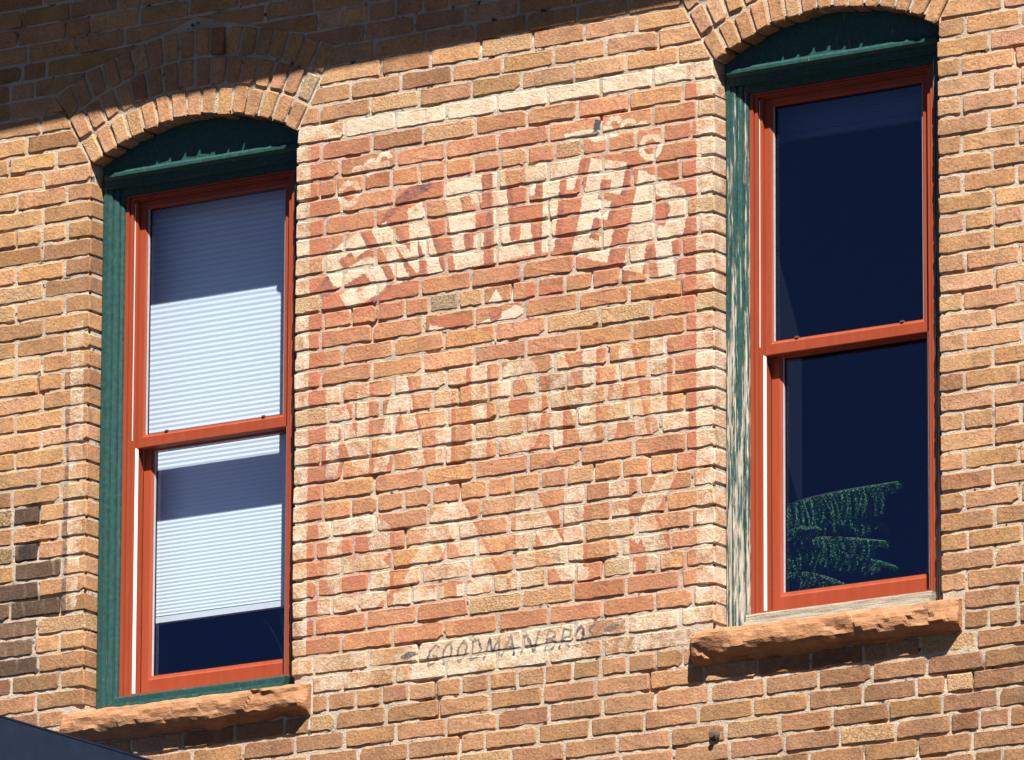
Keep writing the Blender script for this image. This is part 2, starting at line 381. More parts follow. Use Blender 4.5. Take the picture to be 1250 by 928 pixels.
M_GREEN_H = green_paint('green_paint_head', -.03, -.03, 0)

def simple(name, c1, c2, rough, spec=.25, scale=40, bump=.2, dist=.0008, metal=0, sv=(1, 1, 1)):
    N = NT(name); N.P = N.pos()
    n1 = N.noise(scale, 5, .6, N.scale_vec(N.P, sv))
    N.l(N.mix(N.ramp(n1, .3, .7), c1, c2), N.b.inputs['Base Color'])
    N.l(N.ramp(n1, .3, .7, rough, min(1, rough + .12)), N.b.inputs['Roughness'])
    N.b.inputs['Specular IOR Level'].default_value = spec; N.b.inputs['Metallic'].default_value = metal
    N.l(N.bump(N.noise(scale * 5, 3), bump, dist), N.b.inputs['Normal']); return N.m
M_RED = simple('red_coated_aluminium', (.245, .045, .018), (.285, .054, .022), .45, .25, 12, .1, .0005, sv=(3, 3, .3))
M_WHITE = simple('white_vinyl', (.78, .77, .74), (.82, .81, .78), .5)
M_GREY = simple('grey_gasket', (.34, .36, .38), (.42, .44, .46), .5)
M_BLACK = simple('black_rubber', (.005, .005, .006), (.007, .007, .008), .7, .1)
M_WOOD = simple('weathered_bare_wood', (.15, .13, .10), (.40, .36, .29), .9, .1, 26, .8, .003, sv=(.4, 2, 8))
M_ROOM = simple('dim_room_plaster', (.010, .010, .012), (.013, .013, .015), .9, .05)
M_NAVY = simple('navy_painted_sheet_metal', (.010, .020, .042), (.014, .026, .052), .55, .12, 14, .3, .001)
M_IRON = simple('rusted_iron', (.06, .045, .04), (.14, .085, .055), .8, .2, 160, .6, .001)
M_LEAF = simple('conifer_needles', (.045, .15, .055), (.10, .26, .10), .6, .25, 90)
M_LEAF2 = simple('strap_leaf', (.03, .10, .055), (.06, .16, .085), .6, .25, 60)
M_BARK = simple('twig_bark', (.06, .045, .03), (.09, .07, .05), .9)
M_CLAY = simple('terracotta', (.30, .12, .06), (.36, .15, .08), .85)
M_CORN = simple('cornice_paint', (.16, .12, .09), (.20, .15, .11), .8)
M_STREET = simple('street_asphalt', (.026, .024, .022), (.036, .033, .03), .9, .1, 3, .4, .004)

def blind_material(name, ca, cb):
    N = NT(name); N.P = N.pos()
    c = N.mix(N.ramp(N.noise(300, 2), .3, .7), ca, cb)
    N.l(c, N.b.inputs['Base Color']); N.b.inputs['Roughness'].default_value = .9
    tr = N.n('BsdfTranslucent'); tr.inputs['Color'].default_value = (.7, .74, .8, 1)
    mx = N.n('MixShader'); mx.inputs[0].default_value = .10
    N.l(N.b.outputs[0], mx.inputs[1]); N.l(tr.outputs[0], mx.inputs[2]); N.l(mx.outputs[0], N.out.inputs[0])
    return N.m
M_BLIND = blind_material('white_pleated_fabric', (.86, .88, .89), (.90, .92, .93))
M_BLIND2 = blind_material('shaded_pleated_fabric', (.10, .125, .19), (.13, .155, .22))  # raised blind: its shade is put into the dark blue colour

def glass_material():
    N = NT('coated_window_glass'); N.P = N.pos()
    tr = N.n('BsdfTransparent'); tr.inputs['Color'].default_value = (.92, .96, 1.0, 1)
    gl = N.n('BsdfGlossy'); gl.inputs['Roughness'].default_value = .015; gl.inputs['Color'].default_value = (.50, .64, 1.0, 1)
    fr = N.n('Fresnel'); N.l(N.ramp(N.n('NewGeometry').outputs['Backfacing'], 0, 1, 1.8, .55556), fr.inputs['IOR'])
    N.l(N.bump(N.noise(3, 2), .06, .01), gl.inputs['Normal'])
    mx = N.n('MixShader'); N.l(fr.outputs[0], mx.inputs[0]); N.l(tr.outputs[0], mx.inputs[1]); N.l(gl.outputs[0], mx.inputs[2])
    N.l(mx.outputs[0], N.out.inputs[0]); return N.m
M_GLASS = glass_material()

# ------------------------------------------------------------------ setting
g = mesh_obj('ground', [(-400,-400,0),(400,-400,0),(400,400,0),(-400,400,0)], [(0,1,2,3)], M_STREET); tag(g, kind='structure')

WX = 2.9                                   # bricks are laid singly out to here
NT0, NB0 = -17, 43                         # first and last course
HW, SPR, RISE = .435, 1.005, .115          # window opening: half width, springing, rise
RA = (HW**2 + RISE**2) / (2 * RISE); ZC = SPR + RISE - RA
RINGS, RT = 3, .108
RO = RA + RINGS * RT
SKEW = math.asin(HW / RA)
WIN = (-1.3315, 1.245)                     # centres of the two openings
SILL_HW, SILL_T, SILL_B, CASE_B = .515, -.965, -1.083, -.955

def half_ex(z):
    """half width of what the brick courses must leave free at height z"""
    if z > ZC + RO: return None
    if z > SPR:
        w = HW + (z - SPR) * math.tan(SKEW)
        c = math.sqrt(max(0, RO * RO - (z - ZC) ** 2))
        return min(w, c)
    if z > SILL_T + .01: return HW
    if z > SILL_B + .015: return SILL_HW
    return None
def arch_low(x, xm):
    return ZC + math.sqrt(max(0, RA * RA - (x - xm) ** 2))

wall = empty('brick_wall', (0, 0, 0))
tag(wall, 'old tan and orange brick wall bearing a faded painted bank sign between two windows', 'wall')

# mortar: one rough sheet, cut away at the openings
st = .0125
nx, nz = int(2 * WX / st), int((NB0 - NT0 + 1) * RH / st)
xs = -WX + np.arange(nx + 1) * st; zs = zrow(NB0) + np.arange(nz + 1) * st
Xg, Zg = np.meshgrid(xs, zs)
def vnoise(X, Z, sc, seed):
    r = np.random.default_rng(seed); T = r.random((256, 256)); x, z = X * sc, Z * sc
    xi, zi = np.floor(x).astype(int), np.floor(z).astype(int); fx, fz = x - xi, z - zi
    fx, fz = fx*fx*(3-2*fx), fz*fz*(3-2*fz); g2 = lambda a, b: T[a % 256, b % 256]
    return (g2(xi,zi)*(1-fx)+g2(xi+1,zi)*fx)*(1-fz)+(g2(xi,zi+1)*(1-fx)+g2(xi+1,zi+1)*fx)*fz
low = vnoise(Xg, Zg, 9, 1)
Yg = .0026 + .0034 * (vnoise(Xg, Zg, 38, 2) - .5) + .0016 * (low - .5) + .016 * np.clip(low - .74, 0, 1) / .26
Yg = np.maximum(Yg, .0012)
V = np.stack([Xg, Yg, Zg + ZO], -1).reshape(-1, 3)
cx, cz = (Xg[:-1, :-1] + st / 2), (Zg[:-1, :-1] + st / 2)
keep = np.ones(cx.shape, bool)
for xm in WIN:
    dx = np.abs(cx - xm)
    keep &= ~((dx < HW + .012) & (cz > CASE_B - .02) & (cz < np.where(dx < RA, ZC + np.sqrt(np.maximum(0, (RA + .012)**2 - dx**2)), -9)))
ii = np.arange((nx + 1) * (nz + 1)).reshape(nz + 1, nx + 1)
F = np.stack([ii[:-1, :-1], ii[:-1, 1:], ii[1:, 1:], ii[1:, :-1]], -1)[keep]
me = bpy.data.meshes.new('mortar')
me.vertices.add(len(V)); me.vertices.foreach_set('co', V.ravel())
me.loops.add(F.size); me.loops.foreach_set('vertex_index', F.ravel().astype(np.int32))
me.polygons.add(len(F)); me.polygons.foreach_set('loop_start', np.arange(len(F), dtype=np.int32) * 4)
me.polygons.foreach_set('loop_total', np.full(len(F), 4, np.int32))
me.update(calc_edges=True); me.validate(); me.materials.append(M_MORTAR)
me.polygons.foreach_set('use_smooth', [True] * len(me.polygons))
mo = bpy.data.objects.new('mortar', me); COL.objects.link(mo); mo.parent = wall

# backing masonry with the openings
core = MB(); yb0, yb1 = .016, .34
zt_, zb_ = zrow(NT0) + RH, zrow(NB0)
e = .005
core.box(-WX, WIN[0]-HW-e, yb0, yb1, zb_+ZO, zt_+ZO); core.box(WIN[0]+HW+e, WIN[1]-HW-e, yb0, yb1, zb_+ZO, zt_+ZO); core.box(WIN[1]+HW+e, WX, yb0, yb1, zb_+ZO, zt_+ZO)
for xm in WIN:
    core.box(xm-HW-e, xm+HW+e, yb0, yb1, zb_+ZO, CASE_B-.012+ZO)
    K = 20
    for k in range(K):
        a, b = xm - HW - e + (2*HW+2*e) * k / K, xm - HW - e + (2*HW+2*e) * (k+1) / K
        zl = max(arch_low(a, xm), arch_low(b, xm)) + .008
        core.box(a, b, yb0, yb1, zl + ZO, zt_ + ZO)
core.build('backing_masonry', M_MORTAR, wall)
# plain wall beyond the bricks laid one by one
far = MB()
far.box(-9, 9, .002, .34, 0.0, zb_ + ZO); far.box(-9, -WX, .002, .34, zb_ + ZO, zt_ + ZO); far.box(WX, 9, .002, .34, zb_ + ZO, zt_ + ZO)
far.box(-9, 9, .002, .34, zt_ + ZO, ZO + 2.62)
far.build('outer_brickwork', M_FAR, wall)

# ---- bricks
def brick_shape(wb_l, wb_r, wt_l, wt_r, hh, dep, r, N_long, jit, chip):
    """outline of a worn brick; x from wb_l..wb_r at the bottom, wt_l..wt_r at the top, height +-hh. Returns verts, faces"""
    P = []
    c = [(wb_l, -hh), (wb_r, -hh), (wt_r, hh), (wt_l, hh)]
    for k in range(4):
        p, a, b = Vector(c[k]), Vector(c[k - 1]), Vector(c[(k + 1) % 4])
        rr = r.uniform(.0025, .0055)
        if r.random() < chip: rr = r.uniform(.008, .016)
        la, lb = (a - p).length, (b - p).length
        P.append(p + (a - p) * min(rr * r.uniform(.8, 1.3) / la, .3)); P.append(p + (b - p) * min(rr * r.uniform(.8, 1.3) / lb, .3))
        if k in (0, 2):
            for m in range(N_long):
                t = (m + 1) / (N_long + 1) + r.uniform(-.06, .06)
                P.append(p + (b - p) * t)
    n = len(P); ctr = sum(P, Vector((0, 0))) / n
    R0, R1, R2 = [], [], []
    tilt = r.uniform(-.02, .02); tz = r.uniform(-.03, .03)
    for p in P:
        d = (ctr - p).normalized(); p = p + d * r.uniform(0, jit)
        ins = r.uniform(.0022, .0058)
        q_ = Vector((p.x - math.copysign(ins, p.x - ctr.x), p.y - math.copysign(ins, p.y - ctr.y)))
        R0.append((q_.x, r.uniform(-.0007, .0007) + tz * q_.y, q_.y)); R1.append((p.x, r.uniform(.0022, .0062), p.y)); R2.append((p.x, dep, p.y))
    v = R0 + R1 + R2
    f = [tuple(range(n))]
    for a in (0, n):
        for i in range(n): f.append((a + (i + 1) % n, a + i, a + n + i, a + n + (i + 1) % n))
    return v, f

JH = .0036                                 # half a joint
HH = RH / 2 - JH
def shape_for(w, r, chip=.07):
    return brick_shape(-w/2, w/2, -w/2, w/2, HH, .10, r, 6 if w > .14 else 3, .0029, chip)
pool = {'s': [], 'h': []}
tr = random.Random(3)
for key, w, cnt in (('s', .2, 26), ('h', .1, 18)):
    for i in range(cnt):
        v, f = shape_for(w, tr)
        m_ = bpy.data.meshes.new('brick'); m_.from_pydata(v, [], f); m_.materials.append(M_BRICK); m_.update()
        pool[key].append((m_, np.array(v), f))

JOINTS = {   # head joints between the windows, in mm on the wall
-3:[-773,-548,-340,-133,78,288,500,705],-2:[-672,-462,-251,-43,163,375,583,786],-1:[-801,-589,-385,-170,35,247,459,665],
0:[-693,-483,-273,-65,141,352,564,725],1:[-792,-580,-369,-156,55,259,468,684],2:[-714,-481,-276,-64,145,355,564,738],
3:[-796,-729,-614,-500,-384,-276,-161,-51,60,170,278,383,495,604,719],4:[-705,-488,-278,-60,144,364,569,751],5:[-776,-563,-356,-144,61,277,483,578,672],
6:[-693,-486,-272,-63,145,362,569,751],7:[-774,-561,-352,-138,-52,152,360,568,699],8:[-696,-481,-268,-62,147,361,575,751],9:[-790,-553,-376,-168,36,249,463,680],
10:[-778,-661,-553,-439,-339,-218,-121,-1,101,212,320,432,543,654],11:[-788,-574,-361,-153,49,264,469,677],12:[-696,-484,-277,-68,137,353,561,736],
13:[-787,-573,-363,-154,57,269,483,694],14:[-698,-483,-267,-47,173,387,617],15:[-751,-648,-537,-420,-322,-218,-95,-3,102,218,332,434,549,649],
16:[-695,-482,-264,-59,153,378,598],17:[-786,-579,-371,-152,53,259,478,689],18:[-695,-483,-273,-60,161,378,596],19:[-773,-562,-353,-148,68,279,490,694],
20:[-769,-656,-547,-436,-325,-210,-96,4,116,221,330,440,551,654],21:[-734,-553,-338,-124,84,296,510,721],22:[-801,-645,-433,-218,-10,200,398,619],
23:[-692,-483,-268,-135,78,293,502,718],24:[-792,-581,-367,-164,14,226,437,638],25:[-729,-620,-511,-402,-296,-185,-74,34,142,258,366,479,589,693],
26:[-800,-590,-383,-172,41,247,458,677],27:[-691,-479,-268,-53,152,364,574,723],28:[-802,-580,-376,-164,47,256,465,673],29:[-684,-470,-264,-56,156,366,507],
30:[-744,-630,-523,-414,-306,-200,-86,25,136,246,360,464,578,684]}
HEADERS = {3, 10, 20, 30, -6, -13, 38}

def run(x0, x1, first, step, r, back):
    """joint positions for a run of bricks from x0 to x1 starting with a brick of length first"""
    J = []; d = x1 - x0; t = first
    while t < d - .05:
        J.append(t); t += step + r.uniform(-.006, .006)
        if r.random() < .06 and step > .15: t -= step / 2
    return [x1 - j for j in J][::-1] if back else [x0 + j for j in J]

def tone(x, n):
    """base colour of a brick by where it lies; last value: 1 smooth, 0 broken face"""
    r = rng; z = zrow(n)
    panel = -.84 < x < .82 and 0 <= n <= 27
    c = np.array((.49, .266, .136))
    if panel: c = np.array((.535, .268, .138))
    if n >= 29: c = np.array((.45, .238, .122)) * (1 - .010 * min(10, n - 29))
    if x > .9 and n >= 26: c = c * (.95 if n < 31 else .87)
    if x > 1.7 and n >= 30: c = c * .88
    if x < -1.77: c = c * np.array((.97, .97, .92))
    c = c * r.uniform(.82, 1.10); c = c * np.array((1, r.uniform(.955, 1.035), r.uniform(.90, 1.08)))
    u = r.random()
    if u < .07: c = c * np.array((.76, .70, .70))
    elif u < .13: c = c * np.array((1.08, 1.13, 1.22))
    rough = 1.0
    if r.random() < .05: rough = r.uniform(.1, .5)
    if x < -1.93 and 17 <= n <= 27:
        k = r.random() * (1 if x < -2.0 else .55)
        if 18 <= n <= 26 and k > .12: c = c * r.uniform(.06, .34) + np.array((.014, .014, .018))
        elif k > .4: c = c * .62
    if -1.95 < x < -1.77 and r.random() < .25: c = c * .8
    return np.array((min(c[0], .62), min(c[1], .5), min(c[2], .36), rough))
SPECIAL = {  # (course, x): colour, broken face, set back
 (10, -.28): ((.155, .145, .125), .35, .001), (9, -.84): ((.50, .32, .16), .0, .0), (15, -.82): ((.50, .32, .16), .0, .0),
 (12, .45): ((.52, .32, .16), .05, .0), (26, -.07): ((.52, .33, .16), .05, .0), (3, .22): ((.30, .18, .09), .25, .0008), (7, .78): ((.50, .33, .17), .1, 0),
 (12, .78): ((.50, .33, .17), .1, 0), (17, -.80): ((.5, .32, .17), .6, 0), (31, -.70): ((.36, .19, .09), .2, 0), (31, 1.76): ((.44, .24, .11), .0, .003), (33, 1.72): ((.44, .24, .12), .0, .003)}

BR = []   # every brick: dict(x, z, w, corners, colour, y, n)
for n in range(NT0, NB0 + 1):
    zb, zt = zrow(n), zrow(n) + RH
    eb, et = half_ex(zb + JH), half_ex(zt - JH)
    segs = []
    if eb is None and et is None:
        segs.append((-WX, -WX, WX, WX, 'full'))
    else:
        eb_, et_ = (eb if eb is not None else 0.0), (et if et is not None else 0.0)
        if n in (29,): eb_ = et_ = SILL_HW + .006
        if n == 30: eb_ = et_ = SILL_HW + .006
        L, Rr = WIN
        segs.append((-WX, -WX, L - eb_, L - et_, 'left')); segs.append((L + eb_, L + et_, Rr - eb_, Rr - et_, 'mid')); segs.append((Rr + eb_, Rr + et_, WX, WX, 'right'))
    for xb0, xt0, xb1, xt1, kind in segs:
        open0 = kind in ('mid', 'right'); open1 = kind in ('left', 'mid')
        lo, hi = max(xb0, xt0), min(xb1, xt1)
        step = .110 if n in HEADERS else .2105
        if kind == 'mid' and n in JOINTS: J = [a / 1000 for a in JOINTS[n] if lo + .03 < a / 1000 < hi - .03]
        elif kind == 'left': J = run(lo, hi, (.105 if n % 2 else .205) + rng.uniform(-.008, .008), step, rng, True)
        elif kind == 'right': J = run(lo, hi, (.205 if n % 2 else .098) + rng.uniform(-.008, .008), step, rng, False)
        elif kind == 'mid': J = run(lo, hi, .105 + rng.uniform(-.05, .1), step, rng, False)
        else: J = run(lo, hi, .06 + (.105 if n % 2 else 0) + rng.uniform(0, .04), step, rng, False)
        ed = [None] + J + [None]
        for i in range(len(ed) - 1):
            a, b = ed[i], ed[i + 1]
            jl = JH * rng.uniform(.75, 1.45); jr = JH * rng.uniform(.75, 1.45)
            if a is None:
                s0 = 0 if (open0 and abs(xb0 - xt0) < .001 and n < 29) else (JH if abs(xb0) < WX else 0)
                bl, tl = xb0 + s0, xt0 + s0
            else: bl = tl = a + jl
            if b is None:
                s1 = 0 if (open1 and abs(xb1 - xt1) < .001 and n < 29) else (JH if abs(xb1) < WX else 0)
                br, tr_ = xb1 - s1, xt1 - s1
            else: br = tr_ = b - jr
            if min(br - bl, tr_ - tl) < .008:
                if max(br - bl, tr_ - tl) < .05: continue
                if br - bl < .008: br = bl + .008
                if tr_ - tl < .008: tr_ = tl + .008
            w = ((br - bl) + (tr_ - tl)) / 2
            xc = (bl + br + tl + tr_) / 4
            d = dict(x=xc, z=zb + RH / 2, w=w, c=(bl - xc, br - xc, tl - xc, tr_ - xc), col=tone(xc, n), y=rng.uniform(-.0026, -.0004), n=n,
                     plain=abs(bl - tl) < .002 and abs(br - tr_) < .002, dz=rng.uniform(-.0012, .0012))
            for (sn, sx), (cc, ro, dy) in SPECIAL.items():
                if sn == n and abs(sx - xc) < .07: d['col'] = np.array(cc + (ro,)); d['y'] += dy
            BR.append(d)
def to_px(x, z):
    P_ = Vector((x, 0, z + ZO)) - cam.location
    r_ = Vector((math.cos(PSI), math.sin(PSI), 0)); u_ = r_.cross(vd); dz = P_.dot(vd)
    return 625 + FPX * P_.dot(r_) / dz, 464 - FPX * P_.dot(u_) / dz, dz
for d in BR:
    px, py, dz = to_px(d['x'], d['z'])
    d['vis'] = 8 < px < 1242 and 5 < py < 923
    d['area'] = d['w'] / dz / dz
single = sorted([d for d in BR if d['vis'] and d['plain'] and .07 < d['w'] < .26], key=lambda d: -d['area'])
# the panel with the sign first, then the rest by size in the picture
single.sort(key=lambda d: (not (-.9 < d['x'] < .82 and -1 <= d['n'] <= 29), -d['area']))
single = single[:300]; chosen = set(id(d) for d in single)

mv, mf, mc = [], [], []
k0 = 0
for d in BR:
    key = 's' if d['w'] > .15 else 'h'
    if id(d) in chosen:
        m_, v_, f_ = rng.choice(pool[key])
        o = bpy.data.objects.new('brick', m_); COL.objects.link(o); o.parent = wall
        o.location = (d['x'], d['y'], d['z'] + ZO + d['dz']); o.scale = (d['w'] / (.2 if key == 's' else .1), 1, rng.uniform(.97, 1.02))
        o.rotation_euler = (0, rng.uniform(-.006, .006), rng.uniform(-.008, .008))
        o.color = tuple(float(q_) for q_ in d['col'])
    else:
        if d['plain']:
            m_, v_, f_ = rng.choice(pool[key])
            v = v_ * np.array((d['w'] / (.2 if key == 's' else .1), 1, rng.uniform(.97, 1.02)))
        else:
            bl, br, tl, tr_ = d['c']
            v, f_ = brick_shape(bl, br, tl, tr_, HH, .10, rng, 1, .002, .1); v = np.array(v)
        a = rng.uniform(-.006, .006); v = v + np.stack([0*v[:, 0], v[:, 0] * rng.uniform(-.008, .008), v[:, 0] * a], -1)
        v = v + np.array((d['x'], d['y'], d['z'] + ZO + d['dz']))
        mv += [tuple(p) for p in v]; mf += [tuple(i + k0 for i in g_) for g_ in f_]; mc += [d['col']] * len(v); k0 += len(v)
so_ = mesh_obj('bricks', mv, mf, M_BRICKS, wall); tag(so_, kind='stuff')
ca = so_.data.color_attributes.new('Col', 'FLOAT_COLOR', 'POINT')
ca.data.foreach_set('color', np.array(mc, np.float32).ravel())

# ---- three rowlock rings over each window
vpool = []
for i in range(24):
    ww = .0285
    v, f = brick_shape(-ww * .93, ww * .93, -ww * 1.04, ww * 1.04, RT / 2 - .0045, .11, tr, 0, .0025, .2)
    m_ = bpy.data.meshes.new('arch_brick'); m_.from_pydata(v, [], f); m_.materials.append(M_BRICK); m_.update(); vpool.append(m_)
for wi, xm in enumerate(WIN):
    for ring in range(RINGS):
        rm = RA + (ring + .5) * RT
        cnt = int(round(2 * SKEW * rm / .0665))
        for k in range(cnt):
            a = -SKEW + 2 * SKEW * (k + .5) / cnt + rng.uniform(-.002, .002)
            o = bpy.data.objects.new('arch_brick', rng.choice(vpool)); COL.objects.link(o); o.parent = wall
            rr = rm + rng.uniform(-.003, .003) + (-.006 if ring == 0 and rng.random() < .25 else 0)
            o.location = (xm + rr * math.sin(a), rng.uniform(-.007, -.002), ZO + ZC + rr * math.cos(a))
            o.rotation_euler = (rng.uniform(-.02, .02), a + rng.uniform(-.015, .015), rng.uniform(-.02, .02))
            o.scale.x = 2 * SKEW * rm / cnt / .0665
            cc = tone(xm, -3)
            cc[:3] *= 1.0
            if ring == 0 and wi == 0 and k in (2, 3): cc[3] = .3
            if wi == 0 and k == cnt - 1 and ring == 1: cc = np.array((.26, .23, .2, .2))
            o.color = tuple(float(q_) for q_ in cc)

# ---- roof cornice above the picture: it shades the top of the wall
cor = empty('roof_cornice', (0, 0, ZO + 2.62)); tag(cor, 'deep painted cornice crowning the brick wall', 'cornice')
D = .58; drop = D * SUN.z / -SUN.y
c = MB()
zl, zr = 1.155 + drop - 2.62, 1.285 + drop - 2.62          # lower front edge at the two ends: tilted to slope the shadow it casts
v = []
for x, zz in ((-9, zl - .035 - .045), (9, zr + .04 + .02)):
    v += [(x, .3, 0.0), (x, -.0, 0.0), (x, -.42, zz + .07), (x, -D, zz), (x, -D, zz + .22), (x, .3, .62)]
n6 = 6
f = [(i, (i+1) % n6, n6 + (i+1) % n6, n6 + i) for i in range(n6)] + [tuple(range(n6)), tuple(range(2*n6-1, n6-1, -1))]
c.add(v, f); c.build('cornice_moulding', M_CORN, cor)

# ------------------------------------------------------------------ windows
def rough_sill(xm, seed, parent):
    NXs, rings = 150, []
    prof = [(.075, SILL_T), (.02, SILL_T - .002), (-.010, SILL_T - .0015), (-.026, SILL_T - .001), (-.043, SILL_T - .007), (-.050, SILL_T - .018), (-.055, SILL_T - .031), (-.057, SILL_T - .046), (-.057, SILL_T - .061), (-.055, SILL_T - .075), (-.049, SILL_T - .086), (-.038, SILL_T - .095), (-.026, SILL_B + .017), (-.014, SILL_B + .009), (-.004, SILL_B + .003), (.075, SILL_B)]
    rs = random.Random(int(seed * 10)); chips = []
    for m in range(46):
        chips.append((rs.uniform(-.55, .55), rs.uniform(SILL_B, SILL_T), rs.gauss(0, .0036), rs.gauss(0, .10), rs.gauss(0, .12)))
    def facet(x, z, L):
        D = [((c[0] - x) ** 2 * .22 + (c[1] - z) ** 2, c) for c in L]; m0 = min(D, key=lambda t: t[0])[0]; sw = sv = 0.0
        for d2, c in D:
            if d2 - m0 < .0006:
                w_ = math.exp(-(d2 - m0) / .00007); sw += w_; sv += w_ * (c[2] + c[3] * (x - c[0]) * .35 + c[4] * (z - c[1]))
        return sv / sw
    v = []
    for i in range(NXs + 1):
        x = -SILL_HW + 2 * SILL_HW * i / NXs
        endf = min(1, min(i, NXs - i) / 3.0)
        low = .030 * mn.noise(Vector((x * 4.2, seed, 0))) + .014 * mn.noise(Vector((x * 13, seed, 3)))
        for j, (y, z) in enumerate(prof):
            s = 0 if j in (0, len(prof) - 1) else 1
            p = Vector((x * 1.0, z * 2.2, seed))
            a = mn.fractal(p * 8, 1.0, 2.1, 3); cell = .5; rid = max(0, .25 - abs(mn.noise(Vector((x * 9, z * 34, seed + 4))))) * 3
            dy = s * (.005 * a + facet(x + .012 * mn.noise(p * 20), z, chips)  - .003)
            if j < 2: dy *= .2
            under = max(0, (j - 6) / 8)
            z2 = z + s * (.0035 * mn.noise(p * 36) + under * (low + .008 * a))
            v.append((x + .004 * mn.noise(Vector((z * 40, seed, j))) * (1 if i in (0, NXs) else 0), y * (1 if y > 0 else (.55 + .45 * endf)) - dy - (0.012 * under * low / .02 if s else 0), z2 + ZO))
    n = len(prof)
    f = [(i*n+j, (i+1)*n+j, (i+1)*n+j+1, i*n+j+1) for i in range(NXs) for j in range(n - 1)]
    f += [(i*n+n-1, (i+1)*n+n-1, (i+1)*n, i*n) for i in range(NXs)]
    f += [tuple(range(n)), tuple(range((NXs+1)*n - 1, NXs*n - 1, -1))]
    o = mesh_obj('stone_sill', v, f, M_STONE, parent, False, (xm - parent.location.x, 0, -parent.location.z))
    b = bmesh.new(); b.from_mesh(o.data); bmesh.ops.recalc_face_normals(b, faces=b.faces); b.to_mesh(o.data); b.free()
    o['label'] = 'rough rock-faced sandstone sill'
    return o

